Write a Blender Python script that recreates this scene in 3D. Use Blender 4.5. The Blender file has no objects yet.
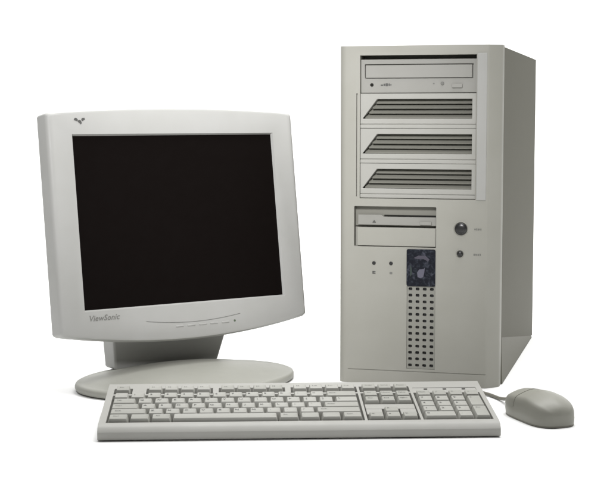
import bpy, bmesh, math, random
from mathutils import Vector, Matrix
random.seed(7)
R = math.radians
scene = bpy.context.scene
col = scene.collection

# ------------------------------------------------------------------ camera
cam_d = bpy.data.cameras.new("camera")
cam_d.sensor_fit = 'HORIZONTAL'; cam_d.sensor_width = 36.0
cam_d.lens = 1415.4 / 610.0 * 36.0
cam_d.clip_start = 0.02; cam_d.clip_end = 100
cam = bpy.data.objects.new("camera", cam_d); col.objects.link(cam)
cam.location = (0, 0, 0.3335); cam.rotation_euler = (R(90 - 4.988), 0, 0)
scene.camera = cam

# ------------------------------------------------------------------ world + lamps
world = bpy.data.worlds.new("World"); scene.world = world; world.use_nodes = True
bg = world.node_tree.nodes["Background"]
bg.inputs[0].default_value = (1, 0.99, 0.97, 1); bg.inputs[1].default_value = 0.06
scene.view_settings.view_transform = 'Standard'
scene.view_settings.look = 'None'
scene.view_settings.exposure = 0.0
scene.view_settings.gamma = 1.0

def area(name, loc, target, sx, sy, power, color=(1, 1, 1)):
    d = bpy.data.lights.new(name, 'AREA'); d.shape = 'RECTANGLE'
    d.size = sx; d.size_y = sy; d.energy = power; d.color = color
    o = bpy.data.objects.new(name, d); col.objects.link(o)
    o.location = loc
    o.rotation_euler = (Vector(target) - Vector(loc)).to_track_quat('-Z', 'Y').to_euler()
    return o
area("softbox_overhead", (0.25, 1.91, 1.7), (0.15, 1.80, 0), 2.2, 1.4, 45, (1, 0.998, 0.99))
sd = bpy.data.lights.new("spotlight", 'SPOT')
sd.energy = 102; sd.spot_size = R(38); sd.spot_blend = 1.0; sd.shadow_soft_size = 0.16; sd.color = (1, 0.99, 1.0)
so = bpy.data.objects.new("spotlight", sd); col.objects.link(so)
so.location = (-0.14, 0.62, 0.86)
so.rotation_euler = (Vector((-0.055, 1.80, 0.30)) - so.location).to_track_quat('-Z', 'Y').to_euler()
area("added_backdrop_lamp", (0, 2.5, 2.6), (0, 3.9, 0.5), 5.6, 0.5, 112, (1, 1, 1))  # unseen lamp, added to turn the backdrop white

# ------------------------------------------------------------------ helpers
def lin(r, g, b):
    f = lambda c: (c / 255 / 12.92) if c / 255 <= 0.04045 else ((c / 255 + 0.055) / 1.055) ** 2.4
    return (f(r), f(g), f(b), 1)

def plastic(name, color, rough=0.5, spec=0.35, bump=0.06, scale=1800, var=0.06, rv=0.08):
    m = bpy.data.materials.new(name); m.use_nodes = True
    nt = m.node_tree; p = nt.nodes["Principled BSDF"]
    p.inputs["Roughness"].default_value = rough
    p.inputs["Specular IOR Level"].default_value = spec
    tc = nt.nodes.new("ShaderNodeTexCoord")
    n1 = nt.nodes.new("ShaderNodeTexNoise"); n1.inputs["Scale"].default_value = 22; n1.inputs["Detail"].default_value = 5
    nt.links.new(tc.outputs["Object"], n1.inputs["Vector"])
    mx = nt.nodes.new("ShaderNodeMix"); mx.data_type = 'RGBA'
    c = color
    mx.inputs[6].default_value = (c[0] * (1 - var), c[1] * (1 - var), c[2] * (1 - var * 1.5), 1)
    mx.inputs[7].default_value = (min(c[0] * (1 + var), 1), min(c[1] * (1 + var), 1), min(c[2] * (1 + var), 1), 1)
    nt.links.new(n1.outputs["Fac"], mx.inputs[0]); nt.links.new(mx.outputs[2], p.inputs["Base Color"])
    n3 = nt.nodes.new("ShaderNodeTexNoise"); n3.inputs["Scale"].default_value = 60; n3.inputs["Detail"].default_value = 4
    nt.links.new(tc.outputs["Object"], n3.inputs["Vector"])
    mr = nt.nodes.new("ShaderNodeMapRange")
    mr.inputs["To Min"].default_value = max(rough - rv, 0.03); mr.inputs["To Max"].default_value = rough + rv
    nt.links.new(n3.outputs["Fac"], mr.inputs["Value"]); nt.links.new(mr.outputs["Result"], p.inputs["Roughness"])
    if bump:
        n2 = nt.nodes.new("ShaderNodeTexNoise"); n2.inputs["Scale"].default_value = scale; n2.inputs["Detail"].default_value = 2
        nt.links.new(tc.outputs["Object"], n2.inputs["Vector"])
        b = nt.nodes.new("ShaderNodeBump"); b.inputs["Strength"].default_value = bump; b.inputs["Distance"].default_value = 0.0004
        nt.links.new(n2.outputs["Fac"], b.inputs["Height"]); nt.links.new(b.outputs["Normal"], p.inputs["Normal"])
    return m

M = {}
M['bezel'] = plastic("bezel_plastic", (0.292, 0.289, 0.260))
M['trim'] = plastic("trim_plastic", (0.325, 0.325, 0.313), bump=0.12)
M['cover'] = plastic("bay_cover_plastic", (0.315, 0.313, 0.292))
M['drive'] = plastic("drive_plastic", (0.252, 0.25, 0.232))
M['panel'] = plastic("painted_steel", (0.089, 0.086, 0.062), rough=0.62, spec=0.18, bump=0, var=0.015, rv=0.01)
M['lit_wedge'] = plastic("lit_wedge_steel", (0.128, 0.124, 0.096), rough=0.55, spec=0.25, bump=0, var=0.015, rv=0.01)  # paler than the panel: caught light put into the colour
M['louvre'] = plastic("louvre_plastic", (0.19, 0.188, 0.165))
M['dark'] = plastic("dark_cavity", (0.02, 0.02, 0.018), rough=0.8, spec=0.1, bump=0)
M['button'] = plastic("dark_grey_plastic", (0.018, 0.018, 0.018), rough=0.3, spec=0.5, bump=0.02)
M['mark'] = plastic("grey_print", (0.075, 0.075, 0.072), rough=0.6, bump=0)
M['markpale'] = plastic("pale_print", (0.15, 0.15, 0.14), rough=0.6, bump=0)
M['markdim'] = plastic("faded_grey_print", (0.17, 0.17, 0.16), rough=0.6, bump=0)
M['grille'] = plastic("grille_plastic", (0.235, 0.234, 0.21))
M['badge'] = plastic("badge_blue_black", (0.010, 0.010, 0.018), rough=0.35, spec=0.2, bump=0.02, var=0.3)
M['badge_lilac'] = plastic("badge_lilac", (0.10, 0.098, 0.13), rough=0.35, bump=0)
M['badge_grey'] = plastic("badge_grey", (0.06, 0.056, 0.075), rough=0.35, bump=0)
M['badge_teal'] = plastic("badge_teal", (0.03, 0.042, 0.04), rough=0.35, bump=0)
M['monitor'] = plastic("monitor_plastic", (0.36, 0.36, 0.35))
M['stand'] = plastic("stand_plastic", (0.31, 0.31, 0.28))
M['screen'] = plastic("screen_glass", (0.0048, 0.0036, 0.0033), rough=0.38, spec=0.05, bump=0, var=0.02)
M['kbody'] = plastic("keyboard_plastic", (0.33, 0.327, 0.310))
M['well'] = plastic("key_well_plastic", (0.25, 0.25, 0.23))
M['key'] = plastic("key_plastic", (0.33, 0.328, 0.307), bump=0.1)
M['keydark'] = plastic("grey_key_plastic", (0.30, 0.299, 0.277), bump=0.1)
M['legend'] = plastic("key_print", (0.06, 0.06, 0.06), rough=0.6, bump=0)
M['mouse'] = plastic("mouse_plastic", (0.245, 0.243, 0.215), rough=0.45)
M['cable'] = plastic("cable_rubber", (0.17,0.165,0.14), rough=0.55)
M['rubber'] = plastic("rubber", (0.03, 0.03, 0.03), rough=0.8, bump=0)
M['green'] = plastic("led_lens", (0.10, 0.13, 0.09), rough=0.25, bump=0)

def printed_badge(m):
    nt = m.node_tree; p = nt.nodes["Principled BSDF"]
    tc = nt.nodes.new("ShaderNodeTexCoord"); n = nt.nodes.new("ShaderNodeTexNoise")
    n.inputs["Scale"].default_value = 150; n.inputs["Detail"].default_value = 3; n.inputs["Distortion"].default_value = 1.2
    r = nt.nodes.new("ShaderNodeValToRGB")
    e = r.color_ramp.elements
    e[0].position = 0.47; e[0].color = (0.006, 0.007, 0.012, 1)
    e[1].position = 0.74; e[1].color = (0.06, 0.06, 0.08, 1)
    x = e.new(0.58); x.color = (0.018, 0.022, 0.030, 1)
    nt.links.new(tc.outputs["Object"], n.inputs["Vector"]); nt.links.new(n.outputs["Fac"], r.inputs["Fac"])
    nt.links.new(r.outputs["Color"], p.inputs["Base Color"])
printed_badge(M['badge'])

def finish(name, bm, mats, parent=None, loc=(0, 0, 0), rot=(0, 0, 0), bevel=0, seg=2, angle=35):
    bmesh.ops.recalc_face_normals(bm, faces=bm.faces[:])
    me = bpy.data.meshes.new(name); bm.to_mesh(me); bm.free()
    for m in (mats if isinstance(mats, (list, tuple)) else [mats]): me.materials.append(m)
    for p in me.polygons: p.use_smooth = True
    me.set_sharp_from_angle(angle=R(angle))
    o = bpy.data.objects.new(name, me); col.objects.link(o)
    o.parent = parent; o.location = loc; o.rotation_euler = rot
    if bevel:
        b = o.modifiers.new("bevel", 'BEVEL'); b.width = bevel; b.segments = seg
        b.limit_method = 'ANGLE'; b.angle_limit = R(40); b.harden_normals = False
    return o

def box(bm, x0, x1, y0, y1, z0, z1, mi=0):
    v = [bm.verts.new((x, y, z)) for z in (z0, z1) for y in (y0, y1) for x in (x0, x1)]
    for f in ((0, 1, 3, 2), (4, 6, 7, 5), (0, 4, 5, 1), (2, 3, 7, 6), (0, 2, 6, 4), (1, 5, 7, 3)):
        bm.faces.new([v[i] for i in f]).material_index = mi

def prism(bm, pts, a0, a1, axis='y', mi=0):
    """extrude a 2-D outline: axis y -> pts are (x,z); axis z -> pts are (x,y); axis x -> pts are (y,z)"""
    def P(p, a):
        if axis == 'y': return (p[0], a, p[1])
        if axis == 'z': return (p[0], p[1], a)
        return (a, p[0], p[1])
    A = [bm.verts.new(P(p, a0)) for p in pts]; B = [bm.verts.new(P(p, a1)) for p in pts]
    bm.faces.new(A).material_index = mi; bm.faces.new(B[::-1]).material_index = mi
    n = len(pts)
    for i in range(n):
        bm.faces.new((A[i], A[(i + 1) % n], B[(i + 1) % n], B[i])).material_index = mi

def rrect(x0, x1, z0, z1, r, n=4):
    pts = []
    for cx, cz, a in ((x1 - r, z1 - r, 0), (x0 + r, z1 - r, 90), (x0 + r, z0 + r, 180), (x1 - r, z0 + r, 270)):
        for i in range(n + 1):
            t = R(a + 90 * i / n); pts.append((cx + r * math.cos(t), cz + r * math.sin(t)))
    return pts

def disc(cx, cz, r, n=24):
    return [(cx + r * math.cos(2 * math.pi * i / n), cz + r * math.sin(2 * math.pi * i / n)) for i in range(n)]

def cut(obj, *cutters):
    """carve real openings into obj with temporary cutter meshes"""
    temps = []
    for bm in cutters:
        bmesh.ops.recalc_face_normals(bm, faces=bm.faces[:])
        me = bpy.data.meshes.new("tmp"); bm.to_mesh(me); bm.free()
        t = bpy.data.objects.new("tmp", me); col.objects.link(t); temps.append(t)
        t.matrix_world = Matrix.Identity(4)
    mw = obj.parent; loc = obj.location.copy(); rot = obj.rotation_euler.copy()
    obj.parent = None; obj.location = (0, 0, 0); obj.rotation_euler = (0, 0, 0)
    bev = [m for m in obj.modifiers]
    for m in bev: m.show_viewport = False
    mods = []
    for t in temps:
        m = obj.modifiers.new("cut", 'BOOLEAN'); m.operation = 'DIFFERENCE'; m.object = t; m.solver = 'EXACT'; mods.append(m)
    bpy.context.view_layer.update()
    ev = obj.evaluated_get(bpy.context.evaluated_depsgraph_get())
    me = bpy.data.meshes.new_from_object(ev)
    for m in mods: obj.modifiers.remove(m)
    old = obj.data; obj.data = me; me.name = old.name
    bpy.data.meshes.remove(old)
    for t in temps:
        d = t.data; bpy.data.objects.remove(t); bpy.data.meshes.remove(d)
    for m in bev: m.show_viewport = True
    obj.parent = mw; obj.location = loc; obj.rotation_euler = rot
    for p in obj.data.polygons: p.use_smooth = True
    obj.data.set_sharp_from_angle(angle=R(35))
    return obj

def thing(name, label, cat, loc, rz=0):
    o = bpy.data.objects.new(name, None); col.objects.link(o)
    o.empty_display_size = 0.05
    o.location = loc; o.rotation_euler = (0, 0, rz)
    o['label'] = label; o['category'] = cat
    return o

def text_mesh(body, size, shear=0.0, bold=0.0):
    cu = bpy.data.curves.new("t", 'FONT'); cu.body = body; cu.size = size
    cu.align_x = 'CENTER'; cu.align_y = 'CENTER'; cu.resolution_u = 2; cu.shear = shear; cu.offset = bold
    o = bpy.data.objects.new("t", cu); col.objects.link(o)
    bpy.context.view_layer.update()
    me = bpy.data.meshes.new_from_object(o.evaluated_get(bpy.context.evaluated_depsgraph_get()))
    bpy.data.objects.remove(o); bpy.data.curves.remove(cu)
    return me

def add_text(bm, body, size, mat4, mi, shear=0.0, bold=0.0):
    me = text_mesh(body, size, shear, bold)
    n0 = len(bm.verts); f0 = len(bm.faces)
    bm.from_mesh(me); bm.verts.ensure_lookup_table(); bm.faces.ensure_lookup_table()
    bmesh.ops.transform(bm, matrix=mat4, verts=bm.verts[n0:])
    for f in bm.faces[f0:]: f.material_index = mi
    bpy.data.meshes.remove(me)

def tube(bm, pts, r, n=10, mi=0):
    """smooth tube through points (Catmull-Rom)"""
    P = [Vector(p) for p in pts]; Q = []
    for i in range(len(P) - 1):
        a = P[max(i - 1, 0)]; b = P[i]; c = P[i + 1]; d = P[min(i + 2, len(P) - 1)]
        for k in range(8):
            t = k / 8
            Q.append(0.5 * ((2 * b) + (c - a) * t + (2 * a - 5 * b + 4 * c - d) * t * t + (3 * b - a - 3 * c + d) * t ** 3))
    Q.append(P[-1])
    rings = []
    for i, q in enumerate(Q):
        t = (Q[min(i + 1, len(Q) - 1)] - Q[max(i - 1, 0)]).normalized()
        up = Vector((0, 0, 1)) if abs(t.z) < 0.9 else Vector((1, 0, 0))
        s = t.cross(up).normalized(); u = s.cross(t)
        rr = r(i / (len(Q) - 1)) if callable(r) else r
        rings.append([bm.verts.new(q + s * rr * math.cos(2 * math.pi * k / n) + u * rr * math.sin(2 * math.pi * k / n)) for k in range(n)])
    for a, b in zip(rings, rings[1:]):
        for k in range(n):
            bm.faces.new((a[k], a[(k + 1) % n], b[(k + 1) % n], b[k])).material_index = mi
    bm.faces.new(rings[0]); bm.faces.new(rings[-1][::-1])

# ------------------------------------------------------------------ setting: one sheet of white sweep paper
bm = bmesh.new()
prof = [(-1.2, 0.0), (2.9, 0.0)]
for i in range(1, 13):
    t = R(90 * i / 12); prof.append((2.9 + 0.9 * math.sin(t), 0.9 - 0.9 * math.cos(t)))
prof.append((3.8, 3.2))
rows = [[bm.verts.new((x, y, z)) for (y, z) in prof] for x in (-4.0, 0, 4.0)]
for a, b in zip(rows, rows[1:]):
    for i in range(len(prof) - 1): bm.faces.new((a[i], b[i], b[i + 1], a[i + 1]))
M['paper'] = plastic("white_sweep_paper", (0.85, 0.85, 0.846), rough=0.9, spec=0.05, bump=0.02, scale=600, var=0.006)
floor = finish("floor", bm, M['paper']); floor['kind'] = 'structure'

# ------------------------------------------------------------------ computer tower
W, H, D = 0.2001, 0.4201, 0.4367
tower = thing("computer_tower", "tall beige computer tower with drive bays, standing behind the keyboard and mouse", "computer tower",
              (0.0425, 1.7648, 0), R(-14.594))
# front bezel: plan outline with rounded vertical edges
plan = [(0.0, 0.034)]
for i in range(7):
    t = R(90 * i / 6); plan.append((0.009 - 0.009 * math.cos(t), 0.009 - 0.009 * math.sin(t)))
plan += [(0.1842, 0.0), (0.1856, 0.0006), (0.1868, 0.0017), (0.1982, 0.0136), (0.1994, 0.0154), (W, 0.0176)]
plan += [(W, 0.034)]
bm = bmesh.new(); prism(bm, plan, 0.0, H, 'z')
bez = finish("front_bezel", bm, M['bezel'], tower, bevel=0.0012, seg=3)
bay = bmesh.new(); box(bay, 0.0262, 0.1705, -0.01, 0.026, 0.2322, 0.4085)
fl = bmesh.new(); prism(fl, rrect(0.0192, 0.1226, 0.1723, 0.2225, 0.0012), -0.01, 0.012, 'y')
gr = bmesh.new(); box(gr, 0.0865, 0.1222, -0.01, 0.0060, 0.0205, 0.1250)
g2 = bmesh.new(); box(g2, 0.0218, 0.0232, -0.01, 0.0035, 0.2345, 0.362)
g3 = bmesh.new(); box(g3, 0.012, 0.188, -0.01, 0.0009, 0.0166, 0.0176)
cut(bez, bay, fl, gr, g2, g3)
# the speaker grille: a slightly darker perforated plate
bm = bmesh.new(); box(bm, 0.0867, 0.1220, 0.0008, 0.0040, 0.0207, 0.1248)
gp = finish("speaker_grille", bm, M['grille'], tower)
bm = bmesh.new(); n_c, n_r = 4, 13
cw = 0.0357 / n_c; ch = 0.1035 / n_r
for i in range(n_c):
    for j in range(n_r):
        cx = 0.0865 + cw * (i + 0.5); cz = 0.0212 + ch * (j + 0.5)
        prism(bm, rrect(cx - 0.0024, cx + 0.0024, cz - 0.0018, cz + 0.0018, 0.0012, 2), -0.01, 0.02, 'y')
cut(gp, bm)
bm = bmesh.new(); box(bm, 0.0867, 0.1220, 0.0048, 0.0058, 0.0207, 0.1248)
finish("grille_backing", bm, M['button'], gp)

bm = bmesh.new(); box(bm, 0.1714, 0.1834, -0.0014, 0.002, 0.2318, 0.4100)
finish("trim_strip", bm, M['trim'], tower, bevel=0.0006)

# steel chassis and its right side panel
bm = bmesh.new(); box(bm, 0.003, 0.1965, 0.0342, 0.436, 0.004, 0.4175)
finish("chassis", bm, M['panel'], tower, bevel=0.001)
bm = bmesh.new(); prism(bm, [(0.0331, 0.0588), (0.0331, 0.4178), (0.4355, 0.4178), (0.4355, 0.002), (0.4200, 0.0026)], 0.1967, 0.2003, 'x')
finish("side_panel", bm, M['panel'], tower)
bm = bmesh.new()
# added wedge below the panel, its brightness put into the colour, high at the front and running out at the back
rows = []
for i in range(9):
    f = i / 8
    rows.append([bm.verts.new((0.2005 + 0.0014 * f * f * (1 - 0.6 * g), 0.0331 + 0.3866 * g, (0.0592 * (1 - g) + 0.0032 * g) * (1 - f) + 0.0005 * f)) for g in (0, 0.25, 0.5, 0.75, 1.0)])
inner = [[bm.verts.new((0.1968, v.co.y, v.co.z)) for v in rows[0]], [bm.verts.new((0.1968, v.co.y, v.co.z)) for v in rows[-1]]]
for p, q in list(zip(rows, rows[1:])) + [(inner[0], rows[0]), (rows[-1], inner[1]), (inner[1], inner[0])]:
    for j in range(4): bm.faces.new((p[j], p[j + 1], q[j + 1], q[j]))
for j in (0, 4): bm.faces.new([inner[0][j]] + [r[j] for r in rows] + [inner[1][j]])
finish("lit_side_wedge", bm, M['lit_wedge'], tower)
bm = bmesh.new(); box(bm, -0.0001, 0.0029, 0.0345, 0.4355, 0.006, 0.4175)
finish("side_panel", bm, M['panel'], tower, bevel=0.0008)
bm = bmesh.new(); box(bm, 0.0025, 0.1975, 0.0345, 0.4355, 0.4177, 0.4195)
finish("top_panel", bm, M['panel'], tower, bevel=0.0006)

# optical drive
bm = bmesh.new(); box(bm, 0.0265, 0.1702, 0.0045, 0.0255, 0.3624, 0.4036)
od = finish("optical_drive", bm, M['drive'], tower, bevel=0.0006)
t1 = bmesh.new(); box(t1, 0.0315, 0.1660, -0.01, 0.0085, 0.3802, 0.3976)
t2 = bmesh.new(); prism(t2, disc(0.0402, 0.3722, 0.0021), -0.01, 0.012, 'y')
cut(od, t1, t2)
bm = bmesh.new(); box(bm, 0.0326, 0.1646, 0.0030, 0.0084, 0.3808, 0.3966)
finish("disc_tray", bm, M['drive'], od, bevel=0.0007)
bm = bmesh.new(); prism(bm, disc(0.0402, 0.3722, 0.0018), 0.0060, 0.0118, 'y')
finish("headphone_socket", bm, M['dark'], od)
bm = bmesh.new(); prism(bm, rrect(0.1400, 0.1530, 0.3685, 0.3732, 0.001), 0.0022, 0.0050, 'y')
finish("eject_button", bm, M['drive'], od, bevel=0.0004)
bm = bmesh.new(); prism(bm, disc(0.1282, 0.3738, 0.0021), 0.0030, 0.0050, 'y')
finish("volume_wheel", bm, M['markpale'], od, bevel=0.0003)
bm = bmesh.new(); prism(bm, rrect(0.1165, 0.1185, 0.3730, 0.3745, 0.0006), 0.0040, 0.0050, 'y')
finish("indicator_light", bm, M['markpale'], od)
bm = bmesh.new()                                                    # small blurred disc emblem printed on the drive
for k, (x0, x1, z0, z1) in enumerate([(0.0515, 0.0545, 0.3712, 0.3728), (0.0550, 0.0570, 0.3712, 0.3738), (0.0575, 0.0605, 0.3708, 0.3742),
                                      (0.0612, 0.0630, 0.3712, 0.3740), (0.0635, 0.0650, 0.3715, 0.3732)]):
    prism(bm, rrect(x0, x1, z0, z1, 0.0005, 2), 0.0042, 0.0050, 'y')
finish("printed_mark", bm, M['mark'], od)

# three blank bay covers with slanted louvred vents
for i in range(3):
    zt = 0.3618 - i * 0.0431
    bm = bmesh.new(); box(bm, 0.0265, 0.1702, 0.0022, 0.0200, zt - 0.0428, zt)
    cv = finish("bay_cover", bm, M['cover'], tower, bevel=0.0009)
    zv1, zv0 = zt - 0.0068, zt - 0.0310
    c1 = bmesh.new(); prism(c1, [(0.0290, zv0), (0.1652, zv0), (0.1652, zv1), (0.0475, zv1)], -0.01, 0.0165, 'y')
    c2 = bmesh.new(); box(c2, 0.0262, 0.1706, -0.01, 0.0034, zt - 0.0384, zt - 0.0374)
    cut(cv, c1, c2)
    bm = bmesh.new(); box(bm, 0.0285, 0.1658, 0.0168, 0.0196, zv0 - 0.0005, zv1 + 0.0005)
    finish("vent_backing", bm, M['dark'], cv)
    for k in range(4):
        q = (0.12, 0.37, 0.62, 0.87)[k]; zc = zv0 + (zv1 - zv0) * q
        bm = bmesh.new(); xl = 0.0296 + 0.0185 * q; yo = (0.0, 0.0012, 0.0, 0.0012)[k]
        prism(bm, [(0.0046 + yo, zc - 0.0024), (0.0058 + yo, zc - 0.0029), (0.0140, zc + 0.0026), (0.0126, zc + 0.0031)], xl, 0.1650, 'x')
        finish("louvre", bm, M['louvre'], cv, bevel=0.0003)

# floppy drive and blank in the lower opening
bm = bmesh.new()
box(bm, 0.0196, 0.1222, 0.0085, 0.0118, 0.1976, 0.2220)
fd = finish("floppy_drive", bm, M['louvre'], tower, bevel=0.0004)
bm = bmesh.new(); prism(bm, [(0.0235, 0.1990), (0.1220, 0.1990), (0.1220, 0.2095), (0.0560, 0.2095), (0.0535, 0.2118), (0.0235, 0.2118)], 0.0035, 0.0086, 'y')
finish("disk_flap", bm, M['drive'], fd, bevel=0.0005)
bm = bmesh.new(); prism(bm, rrect(0.0560, 0.1210, 0.2098, 0.2116, 0.0006), 0.0078, 0.0088, 'y')
finish("disk_slot", bm, M['dark'], fd)
bm = bmesh.new(); prism(bm, [(0.0420, 0.2022), (0.0465, 0.2022), (0.0442, 0.2052)], 0.0026, 0.0040, 'y')
finish("activity_light", bm, M['mark'], fd, bevel=0.0002)
bm = bmesh.new(); prism(bm, rrect(0.1020, 0.1165, 0.2000, 0.2040, 0.0008), 0.0012, 0.0040, 'y')
finish("eject_button", bm, M['drive'], fd, bevel=0.0004)
bm = bmesh.new(); box(bm, 0.0232, 0.1220, 0.0012, 0.0118, 0.1732, 0.1962)
finish("drive_blank", bm, M['bezel'], tower, bevel=0.0006)

# power and reset buttons with their printed marks
def dome_button(name, cx, cz, r, mat, ring=0.0008):
    bm = bmesh.new(); prev = None; n = 28
    prof = [(r, 0.0005), (r, -0.0015), (r * 0.92, -0.0026), (r * 0.72, -0.0034), (r * 0.45, -0.0038), (r * 0.15, -0.0040)]
    for (rr, y) in prof:
        ringv = [bm.verts.new((cx + rr * math.cos(2 * math.pi * i / n), y, cz + rr * math.sin(2 * math.pi * i / n))) for i in range(n)]
        if prev:
            for i in range(n): bm.faces.new((prev[i], prev[(i + 1) % n], ringv[(i + 1) % n], ringv[i]))
        prev = ringv
    bm.faces.new(prev)
    o = finish(name, bm, mat, tower, angle=60)
    bm = bmesh.new(); n = 28
    a = [bm.verts.new((cx + (r + 0.0016) * math.cos(2 * math.pi * i / n), -0.0001, cz + (r + 0.0016) * math.sin(2 * math.pi * i / n))) for i in range(n)]
    b = [bm.verts.new((cx + (r + 0.0009) * math.cos(2 * math.pi * i / n), -0.0009, cz + (r + 0.0009) * math.sin(2 * math.pi * i / n))) for i in range(n)]
    c = [bm.verts.new((cx + (r + 0.0001) * math.cos(2 * math.pi * i / n), -0.0003, cz + (r + 0.0001) * math.sin(2 * math.pi * i / n))) for i in range(n)]
    for p, q in ((a, b), (b, c)):
        for i in range(n): bm.faces.new((p[i], p[(i + 1) % n], q[(i + 1) % n], q[i]))
    finish("collar", bm, M['bezel'], o, angle=60)
    return o
dome_button("power_button", 0.1533, 0.1966, 0.0076, M['button'])
dome_button("reset_button", 0.1524, 0.1658, 0.0038, M['button'])
def smudge(parent, cx, cz, spec, mat, y=-0.0003):
    bm = bmesh.new()
    for (dx, dz, w, h) in spec:
        prism(bm, rrect(cx + dx - w / 2, cx + dx + w / 2, cz + dz - h / 2, cz + dz + h / 2, min(w, h) * 0.3, 2), y, 0.0004, 'y')
    finish("printed_mark", bm, mat, parent)
smudge(tower, 0.1745, 0.1962, [(-0.004, 0, 0.0018, 0.0020), (-0.0018, 0.0001, 0.0012, 0.0026), (0.0005, 0, 0.0022, 0.0022), (0.0032, 0, 0.0014, 0.0024)], M['markpale'])
smudge(tower, 0.1740, 0.1650, [(-0.0042, 0, 0.0016, 0.0026), (-0.0018, 0, 0.0020, 0.0020), (0.0008, 0, 0.0018, 0.0022), (0.0032, 0.0002, 0.0014, 0.0026)], M['markpale'])
for k, cx in enumerate((0.0449, 0.0664)):
    bm = bmesh.new(); prism(bm, disc(cx, 0.1518, 0.0023, 20), -0.0012, 0.0006, 'y')
    finish("indicator_light", bm, M['button'], tower, bevel=0.0005)
smudge(tower, 0.0449, 0.1400, [(0, 0.0010, 0.0040, 0.0014), (0, -0.0010, 0.0040, 0.0014), (-0.0012, 0, 0.0014, 0.0036)], M['mark'])
smudge(tower, 0.0664, 0.1396, [(0, 0, 0.0036, 0.0026)], M['markpale'])

# dark emblem plate at the top of the grille
bm = bmesh.new(); prism(bm, rrect(0.0862, 0.1222, 0.1243, 0.1703, 0.0022), -0.0016, 0.0008, 'y')
bd = finish("badge", bm, M['badge'], tower, bevel=0.0005)
def blot(pts, mat, y=-0.0021):
    bm = bmesh.new(); prism(bm, pts, y, -0.0014, 'y'); finish("emblem", bm, mat, bd, bevel=0.0002)
def arc(cx, cz, r0, r1, a0, a1, sx=1, n=14):
    o = [(cx + sx * r1 * math.cos(R(a0 + (a1 - a0) * i / n)), cz + r1 * math.sin(R(a0 + (a1 - a0) * i / n))) for i in range(n + 1)]
    return o + [(cx + sx * r0 * math.cos(R(a1 - (a1 - a0) * i / n)), cz + r0 * math.sin(R(a1 - (a1 - a0) * i / n))) for i in range(n + 1)]
bx, bz = 0.1042, 0.1473
blot([(bx - 0.0040, bz - 0.0115), (bx - 0.0046, bz - 0.0060), (bx - 0.0022, bz - 0.0020), (bx + 0.0030, bz - 0.0016), (bx + 0.0050, bz + 0.0004), (bx + 0.0044, bz - 0.0060), (bx + 0.0030, bz - 0.0115), (bx - 0.0005, bz - 0.0128)], M['badge_lilac'])
blot([(bx - 0.0095, bz + 0.0120), (bx - 0.003, bz + 0.0152), (bx + 0.006, bz + 0.0150), (bx + 0.011, bz + 0.0105), (bx + 0.0085, bz + 0.0085), (bx + 0.003, bz + 0.0112), (bx - 0.004, bz + 0.0108)], M['badge_grey'])
blot([(bx - 0.0135, bz + 0.004), (bx - 0.0112, bz - 0.001), (bx - 0.0108, bz - 0.008), (bx - 0.0135, bz - 0.0115)], M['badge_teal'])

# ------------------------------------------------------------------ flat monitor
mon = thing("flat_monitor", "off-white flat monitor with a blank black screen on an oval foot", "monitor",
            (-0.1544, 1.7876, 0), R(33.34))
TILT = (R(-8.06), 0, 0); HEAD = (0, 0, 0.2050)
def vt(u): return 0.1350 + 0.0065 * (1 - (u / 0.176) ** 2)
def vb(u): return -0.1362 - 0.0172 * (1 - (u / 0.176) ** 2)
def outline(hw, k=0.0, n=28, r=0.0045):
    pts = []
    us = [-hw + r + (2 * hw - 2 * r) * i / n for i in range(n + 1)]
    pts += [(u, vb(u) + k) for u in us]
    zr = vb(hw) + k
    for i in range(1, 6):
        t = R(-90 + 90 * i / 6); pts.append((hw - r + r * math.cos(t), zr + r + r * math.sin(t)))
    zt = vt(hw) - k
    for i in range(0, 6):
        t = R(90 * i / 6); pts.append((hw - r + r * math.cos(t), zt - r + r * math.sin(t)))
    pts += [(u, vt(u) - k) for u in reversed(us)]
    for i in range(1, 6):
        t = R(90 + 90 * i / 6); pts.append((-hw + r + r * math.cos(t), zt - r + r * math.sin(t)))
    for i in range(0, 6):
        t = R(180 + 90 * i / 6); pts.append((-hw + r + r * math.cos(t), zr + r + r * math.sin(t)))
    return pts
bm = bmesh.new()
prev = None
for (hw, k, y) in ((0.1712, 0.0048, 0.0), (0.1735, 0.0022, 0.0009), (0.1752, 0.0008, 0.0030), (0.1760, 0.0, 0.0062), (0.1762, 0.0, 0.0270)):
    ring = [bm.verts.new((u, y, v)) for u, v in outline(hw, k)]
    if prev:
        for i in range(len(ring)): bm.faces.new((prev[i], prev[(i + 1) % len(ring)], ring[(i + 1) % len(ring)], ring[i]))
    else: first = ring
    prev = ring
bm.faces.new(first); bm.faces.new(prev[::-1])
bz_ = finish("screen_bezel", bm, M['monitor'], mon, HEAD, TILT, angle=50)
sw, sh = 0.1415, 0.1061
c1 = bmesh.new()
a = [c1.verts.new(p) for p in ((-sw - 0.0026, -0.001, -sh - 0.0026), (sw + 0.0026, -0.001, -sh - 0.0026), (sw + 0.0026, -0.001, sh + 0.0026), (-sw - 0.0026, -0.001, sh + 0.0026))]
b = [c1.verts.new(p) for p in ((-sw, 0.0042, -sh), (sw, 0.0042, -sh), (sw, 0.0042, sh), (-sw, 0.0042, sh))]
c1.faces.new(a); c1.faces.new(b[::-1])
for i in range(4): c1.faces.new((a[i], a[(i + 1) % 4], b[(i + 1) % 4], b[i]))
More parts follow.
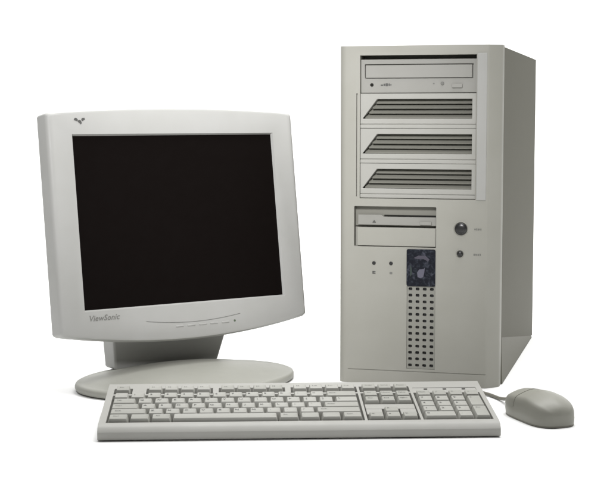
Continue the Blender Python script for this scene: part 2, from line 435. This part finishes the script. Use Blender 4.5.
# a shallow bowed groove under the screen
c2 = bmesh.new()
pts = [(-0.062 + 0.135 * i / 16, -0.1262 - 0.0052 * (1 - ((i - 8) / 8) ** 2)) for i in range(17)]
prism(c2, [(x, z + 0.0006) for x, z in pts] + [(x, z - 0.0006) for x, z in reversed(pts)], -0.01, 0.0009, 'y')
cut(bz_, c1, c2)
bm = bmesh.new(); box(bm, -sw - 0.0004, sw + 0.0004, 0.0036, 0.0040, -sh - 0.0004, sh + 0.0004)
finish("screen", bm, M['screen'], mon, HEAD, TILT)
for i in range(5):
    u = -0.016 + 0.0165 * i
    bm = bmesh.new(); prism(bm, rrect(u - 0.0055, u + 0.0055, -0.1362, -0.1341, 0.0009), -0.0008, 0.0008, 'y')
    finish("control_button", bm, M['monitor'], bz_, bevel=0.0003)
bm = bmesh.new(); prism(bm, disc(0.064, -0.1345, 0.0014, 14), -0.0006, 0.0008, 'y')
finish("indicator_light", bm, M['green'], bz_)
# maker's lettering under the screen's left corner
bm = bmesh.new()
T = Matrix.Translation((-0.1190, -0.0004, -0.1170)) @ Matrix.Rotation(R(90), 4, 'X')
add_text(bm, "ViewSonic", 0.0098, T, 0, shear=0.28, bold=0.00008)
bmesh.ops.solidify(bm, geom=bm.faces[:], thickness=0.0002)
finish("lettering", bm, M['markdim'], bz_)
# three small bird shapes printed over the screen's left corner
def bird(cx, cz, s, a):
    o = [(-1.0, 0.1), (-0.55, 0.62), (-0.1, 0.7), (0.35, 0.45), (0.9, -0.55), (0.5, -0.45), (0.28, -0.95), (-0.1, -0.5), (-0.6, -0.35)]
    ca, sa = math.cos(R(a)), math.sin(R(a))
    return [(cx + s * (x * ca - z * sa), cz + s * (x * sa + z * ca)) for x, z in o]
bm = bmesh.new()
for (cx, cz, s, a) in ((-0.1368, 0.1262, 0.0030, 10), (-0.1318, 0.1232, 0.0032, -12), (-0.1276, 0.1266, 0.0028, 60)):
    prism(bm, bird(cx, cz, s, a), -0.0004, 0.0004, 'y')
finish("emblem", bm, M['mark'], bz_)
# rear housing
bm = bmesh.new(); prev = None
for (hw, k, y) in ((0.1735, 0.002, 0.0272), (0.168, 0.008, 0.036), (0.140, 0.036, 0.052), (0.118, 0.058, 0.060)):
    ring = [bm.verts.new((u, y, v)) for u, v in outline(hw, k)]
    if prev:
        for i in range(len(ring)): bm.faces.new((prev[i], prev[(i + 1) % len(ring)], ring[(i + 1) % len(ring)], ring[i]))
    else: bm.faces.new(ring)
    prev = ring
bm.faces.new(prev[::-1])
finish("rear_housing", bm, M['monitor'], mon, HEAD, TILT, angle=50)
# stand neck
bm = bmesh.new()
lo = [(-0.0785, 0.0370), (0.0705, 0.0370), (0.0705, 0.0690), (-0.0785, 0.0690)]
hi = [(-0.0845, 0.0300), (0.0930, 0.0300), (0.0930, 0.0640), (-0.0845, 0.0640)]
A = [bm.verts.new((x, y, 0.012)) for x, y in lo]; B = [bm.verts.new((x, y + 0.004, 0.080)) for x, y in hi]
bm.faces.new(A); bm.faces.new(B[::-1])
for i in range(4): bm.faces.new((A[i], A[(i + 1) % 4], B[(i + 1) % 4], B[i]))
finish("stand_neck", bm, M['monitor'], mon, bevel=0.003, seg=3)
# oval foot
bm = bmesh.new(); n = 64; prev = None
ca, cb, cy = 0.1450, 0.1020, -0.0330
for (r, z) in ((0.97, 0.0008), (0.99, 0.0018), (1.0, 0.0042), (1.0, 0.0075), (0.992, 0.0096), (0.975, 0.0106), (0.955, 0.0104), (0.93, 0.0106), (0.86, 0.0122), (0.74, 0.0150), (0.62, 0.0176), (0.48, 0.0198), (0.30, 0.0214), (0.12, 0.0222)):
    ring = [bm.verts.new((-0.0140 * r + ca * r * math.cos(2 * math.pi * i / n), cy + cb * r * math.sin(2 * math.pi * i / n) + 0.012 * (1 - r), z)) for i in range(n)]
    if prev:
        for i in range(n): bm.faces.new((prev[i], prev[(i + 1) % n], ring[(i + 1) % n], ring[i]))
    else: bm.faces.new(ring)
    prev = ring
bm.faces.new(prev[::-1])
finish("stand_foot", bm, M['stand'], mon, angle=60)

# ------------------------------------------------------------------ keyboard
kb = thing("keyboard", "beige full-size keyboard lying in front of the tower and the monitor", "keyboard", (-0.0047, 1.4421, 0), R(2.79))
KW, KD = 0.2092, 0.1476
HF, HB = 0.0151, 0.0323
SL = math.atan2(HB - HF, KD)
bm = bmesh.new()
prism(bm, [(0.0012, 0.0012), (0.0, 0.0030), (0.0, 0.0095), (0.0035, 0.0138), (0.0095, HF + 0.0012), (KD - 0.002, HB), (KD, HB - 0.003), (KD, 0.0012)], -KW, KW, 'x')
kbody = finish("keyboard_case", bm, M['kbody'], kb, bevel=0.0016, seg=3)
U = 0.01785
X0 = -0.2005                                      # left edge of the key block
Y0 = 0.0155                                       # front edge of the key block, measured up the slope
def slope(x, s, h):                               # point on the sloped top: s along the slope, h above it
    return Vector((x, s * math.cos(SL) - h * math.sin(SL), HF + s * math.sin(SL) + h * math.cos(SL)))
def wellcut(x0, x1, s0, s1, depth=0.0075):
    bm = bmesh.new()
    v = [bm.verts.new(slope(x, s, h)) for h in (-depth, 0.02) for s in (s0, s1) for x in (x0, x1)]
    for f in ((0, 1, 3, 2), (4, 6, 7, 5), (0, 4, 5, 1), (2, 3, 7, 6), (0, 2, 6, 4), (1, 5, 7, 3)): bm.faces.new([v[i] for i in f])
    return bm
sec = (0.0, 15.0, 15.25, 18.25, 18.5, 22.5)
gx = lambda u: X0 + u * U
wells = []
ee = 0.0012
for a, b in ((0, 15), (15.3, 18.3), (18.6, 22.6)):
    wells.append(wellcut(gx(a) - ee, gx(b) + ee, Y0 - ee, Y0 + 5 * U + ee))
for a, b in ((0, 1), (2, 6), (6.5, 10.5), (11, 15), (15.3, 18.3)):
    wells.append(wellcut(gx(a) - ee, gx(b) + ee, Y0 + 5.35 * U - ee, Y0 + 6.35 * U + ee))
wells.append(wellcut(gx(18.6), gx(22.6), Y0 + 5.55 * U, Y0 + 6.1 * U, 0.0007))
cut(kbody, *wells)
bm = bmesh.new()
v = [bm.verts.new(slope(x, s, -0.0070)) for s in (Y0 - 0.001, Y0 + 6.37 * U) for x in (gx(0) - 0.001, gx(22.6) + 0.001)]
w = [bm.verts.new(slope(x, s, -0.0078)) for s in (Y0 - 0.001, Y0 + 6.37 * U) for x in (gx(0) - 0.001, gx(22.6) + 0.001)]
bm.faces.new((v[0], v[1], v[3], v[2])); bm.faces.new((w[0], w[2], w[3], w[1]))
for a, b in ((0, 1), (1, 3), (3, 2), (2, 0)): bm.faces.new((v[a], w[a], w[b], v[b]))
finish("key_plate", bm, M['well'], kb)
MS = Matrix.Translation((0, 0, HF)) @ Matrix.Rotation(SL, 4, 'X')
def key(u, row, w=1.0, h=1.0, text="", dark=False):
    """one keycap; row 0 is the space bar's row"""
    s0 = Y0 + (row if row < 5 else row + 0.35) * U
    gap = 0.0004
    x0, x1 = gx(u) + gap, gx(u + w) - gap
    y0, y1 = s0 + gap, s0 + h * U - gap
    cx, cy = (x0 + x1) / 2, (y0 + y1) / 2
    hw, hh = (x1 - x0) / 2, (y1 - y0) / 2
    top = (0.0032, 0.0030, 0.0028, 0.0030, 0.0036, 0.0042)[row]
    bm = bmesh.new(); rings = []
    for (dx, dyf, dyb, z, r) in ((0, 0, 0, -0.0060, 0.0006), (0.0007, 0.0008, 0.0004, -0.0015, 0.0008), (0.0017, 0.0017, 0.0008, top - 0.0004, 0.0012),
                                 (0.0021, 0.0022, 0.0012, top, 0.0012), (0.0042, 0.0042, 0.0034, top - 0.0005, 0.0014)):
        pts = rrect(-hw + dx, hw - dx, -hh + dyf, hh - dyb, r, 3)
        rings.append([bm.verts.new((px, py, z)) for px, py in pts])
    for a, b in zip(rings, rings[1:]):
        for i in range(len(a)): bm.faces.new((a[i], a[(i + 1) % len(a)], b[(i + 1) % len(b)], b[i]))
    bm.faces.new(rings[0][::-1]); bm.faces.new(rings[-1])
    if text:
        small = len(text) > 1
        tw = 0.0037 if small else 0.0060
        mt = Matrix.Translation((-hw + (0.0050 if not small else 0.0046 + 0.0008 * len(text)), hh - 0.0056, top - 0.0002))
        add_text(bm, text, tw, mt, 1)
    bmesh.ops.transform(bm, matrix=Matrix.Identity(4), verts=bm.verts[:])
    bmesh.ops.recalc_face_normals(bm, faces=[f for f in bm.faces if f.material_index == 0])
    me = bpy.data.meshes.new("key"); bm.to_mesh(me); bm.free()
    me.materials.append(M['keydark'] if dark else M['key']); me.materials.append(M['legend'])
    for p in me.polygons: p.use_smooth = True
    me.set_sharp_from_angle(angle=R(40))
    o = bpy.data.objects.new("key", me); col.objects.link(o); o.parent = kb
    o.matrix_local = MS @ Matrix.Translation((cx, cy, 0)) @ Matrix.Rotation(R(random.uniform(-0.25, 0.25)), 4, 'X')
    return o
# function row
key(0, 5, text="Esc", dark=True)
for i in range(12):
    key(2 + i + (0.5 if i >= 4 else 0) + (0.5 if i >= 8 else 0), 5, text="F%d" % (i + 1), dark=(4 <= i < 8))
for i, t in enumerate(("PrtSc", "ScrLk", "Pause")): key(15.3 + i, 5, text=t, dark=True)
# number row
for i, t in enumerate("`1234567890-="): key(i, 4, text=t)
key(13, 4, 2, text="Back", dark=True)
for i, t in enumerate("QWERTYUIOP[]"): key(1.5 + i, 3, text=t)
key(0, 3, 1.5, text="Tab", dark=True); key(13.5, 3, 1.5, text="\\")
for i, t in enumerate("ASDFGHJKL;'"): key(1.75 + i, 2, text=t)
key(0, 2, 1.75, text="Caps", dark=True); key(12.75, 2, 2.25, text="Enter", dark=True)
for i, t in enumerate("ZXCVBNM,./"): key(2.25 + i, 1, text=t)
key(0, 1, 2.25, text="Shift", dark=True); key(12.25, 1, 2.75, text="Shift", dark=True)
x = 0.0
for t, w in (("Ctrl", 1.25), ("", 1.25), ("Alt", 1.25), ("", 6.25), ("Alt", 1.25), ("", 1.25), ("", 1.25), ("Ctrl", 1.25)):
    key(x, 0, w, text=t, dark=(w < 2)); x += w
for i, t in enumerate(("Ins", "Home", "PgUp")): key(15.3 + i, 4, text=t, dark=True)
for i, t in enumerate(("Del", "End", "PgDn")): key(15.3 + i, 3, text=t, dark=True)
key(16.3, 1, text="^", dark=True)
for i, t in enumerate("<v>"): key(15.3 + i, 0, text=t, dark=True)
for i, t in enumerate(("Num", "/", "*", "-")): key(18.6 + i, 4, text=t, dark=True)
for r_, row in ((3, "789"), (2, "456"), (1, "123")):
    for i, t in enumerate(row): key(18.6 + i, r_, text=t)
key(21.6, 2, 1, 2, text="+", dark=True); key(21.6, 0, 1, 2, text="Ent", dark=True)
key(18.6, 0, 2, text="0"); key(20.6, 0, text=".")
# case areas that show between the key groups of the navigation block
bm = bmesh.new()
def padtop(bm, x0, x1, s0, s1):
    v = [bm.verts.new(slope(x, s, h)) for h in (-0.0069, -0.0003) for s in (s0, s1) for x in (x0, x1)]
    for f in ((0, 1, 3, 2), (4, 6, 7, 5), (0, 4, 5, 1), (2, 3, 7, 6), (0, 2, 6, 4), (1, 5, 7, 3)): bm.faces.new([v[i] for i in f])
padtop(bm, gx(15.3), gx(18.3), Y0 + 2 * U + 0.001, Y0 + 3 * U - 0.001)
padtop(bm, gx(15.3), gx(16.3) - 0.0008, Y0 + U + 0.001, Y0 + 2 * U + 0.0005)
padtop(bm, gx(17.3) + 0.0008, gx(18.3), Y0 + U + 0.001, Y0 + 2 * U + 0.0005)
finish("filler_panel", bm, M['kbody'], kb, bevel=0.0006)
for i in range(3):
    bm = bmesh.new(); prism(bm, rrect(-0.002, 0.002, -0.0009, 0.0009, 0.0007), 0, 0.0014, 'z')
    p = slope(gx(19.4 + 1.2 * i), Y0 + 5.82 * U, -0.0009)
    finish("indicator_light", bm, M['markpale'], kb, p, (SL, 0, 0))
for x in (-0.18, 0.18):
    for y in (0.014, 0.132):
        bm = bmesh.new(); prism(bm, rrect(x - 0.010, x + 0.010, y - 0.004, y + 0.004, 0.002), 0.0, 0.0011, 'z')
        finish("rubber_foot", bm, M['rubber'], kb)

# ------------------------------------------------------------------ mouse
ms = thing("computer_mouse", "beige computer mouse with a cable, right of the keyboard", "mouse", (0.2585, 1.5420, 0), R(20))
L, NS, NT = 0.099, 36, 44
def half_w(s):  # s from 0 (palm end, near) to 1 (nose, far)
    e = (1 - abs(2 * s - 1) ** 4.0) ** (1 / 2.6)
    return 0.0266 * e * (1.0 - 0.05 * s)
def height(s):
    e = (1 - abs(2 * s - 1) ** 6.0) ** (1 / 2.4)
    return (0.0345 - 0.0075 * max(0, s - 0.40) / 0.6 - 0.0090 * max(0, 0.42 - s) ** 1.4 / 0.297) * (0.45 + 0.55 * e)
def shell_point(s, t, lift=0.0):
    w_, h_ = half_w(s) + lift, height(s) + lift
    # cross-section: upright side wall, a soft shoulder, then a gently crowned top
    prof = ((0.0, 0.97, 0.0), (0.18, 1.0, 0.24), (0.32, 0.975, 0.52), (0.42, 0.925, 0.66), (0.48, 0.875, 0.735), (0.54, 0.80, 0.79), (0.72, 0.50, 0.90), (0.88, 0.22, 0.975), (1.0, 0.0, 1.0))
    q = t / (math.pi / 2); sg = 1
    if q > 1: q = 2 - q; sg = -1
    for (q0, x0, z0), (q1, x1, z1) in zip(prof, prof[1:]):
        if q <= q1 + 1e-9:
            f = (q - q0) / (q1 - q0); cx, cz = x0 + (x1 - x0) * f, z0 + (z1 - z0) * f; break
    return Vector((sg * w_ * cx, (s - 0.5) * L, 0.0022 + (h_ - 0.0022) * cz))
bm = bmesh.new(); rings = []
ss = [0.5 - 0.5 * math.cos(math.pi * (0.01 + 0.98 * i / NS)) for i in range(NS + 1)]
for s in ss:
    rings.append([bm.verts.new(shell_point(s, math.pi * j / NT)) for j in range(NT + 1)])
for a, b in zip(rings, rings[1:]):
    for j in range(NT): bm.faces.new((a[j], a[j + 1], b[j + 1], b[j]))
    bm.faces.new((a[NT], a[0], b[0], b[NT]))
bm.faces.new(rings[0]); bm.faces.new(rings[-1][::-1])
finish("mouse_shell", bm, M['mouse'], ms, angle=70)
for sgn in (-1, 1):
    bm = bmesh.new(); grids = []
    for lift in (0.00045, -0.0008):
        g = []
        for i in range(17):
            s = 0.62 + 0.365 * i / 16
            g.append([bm.verts.new(shell_point(s, (R(90) - sgn * (R(0.8) + R(66) * j / 14)), lift)) for j in range(15)])
        for a, b in zip(g, g[1:]):
            for j in range(14): bm.faces.new((a[j], a[j + 1], b[j + 1], b[j]))
        grids.append(g)
    o_, i_ = grids
    for a, b in ((o_[0], i_[0]), (o_[-1], i_[-1]), ([r[0] for r in o_], [r[0] for r in i_]), ([r[-1] for r in o_], [r[-1] for r in i_])):
        for j in range(len(a) - 1): bm.faces.new((a[j], a[j + 1], b[j + 1], b[j]))
    finish("mouse_button", bm, M['mouse'], ms, angle=50)
bm = bmesh.new()
pl = []
for s in ss: pl.append((half_w(s) * 0.965, (s - 0.5) * L))
prism(bm, pl + [(-x, y) for x, y in reversed(pl)], 0.0006, 0.0021, 'z')
finish("base_plate", bm, M['cable'], ms)
# cable leaves the nose, passes behind the keyboard's corner and runs on to the tower's far side
inv = (Matrix.Translation(ms.location) @ Matrix.Rotation(R(20), 4, 'Z')).inverted()
wp = [(0.2430, 1.5860, 0.0100), (0.2370, 1.6030, 0.0100), (0.2300, 1.6420, 0.0030), (0.2180, 1.6720, 0.0026), (0.2000, 1.6900, 0.0026), (0.1600, 1.6750, 0.0026), (0.1100, 1.6450, 0.0026), (0.0600, 1.6250, 0.0026)]
bm = bmesh.new(); tube(bm, [inv @ Vector(p) for p in wp], lambda t: 0.0036 - 0.0016 * min(1, t / 0.10), 12)
finish("cable", bm, M['cable'], ms, angle=60)
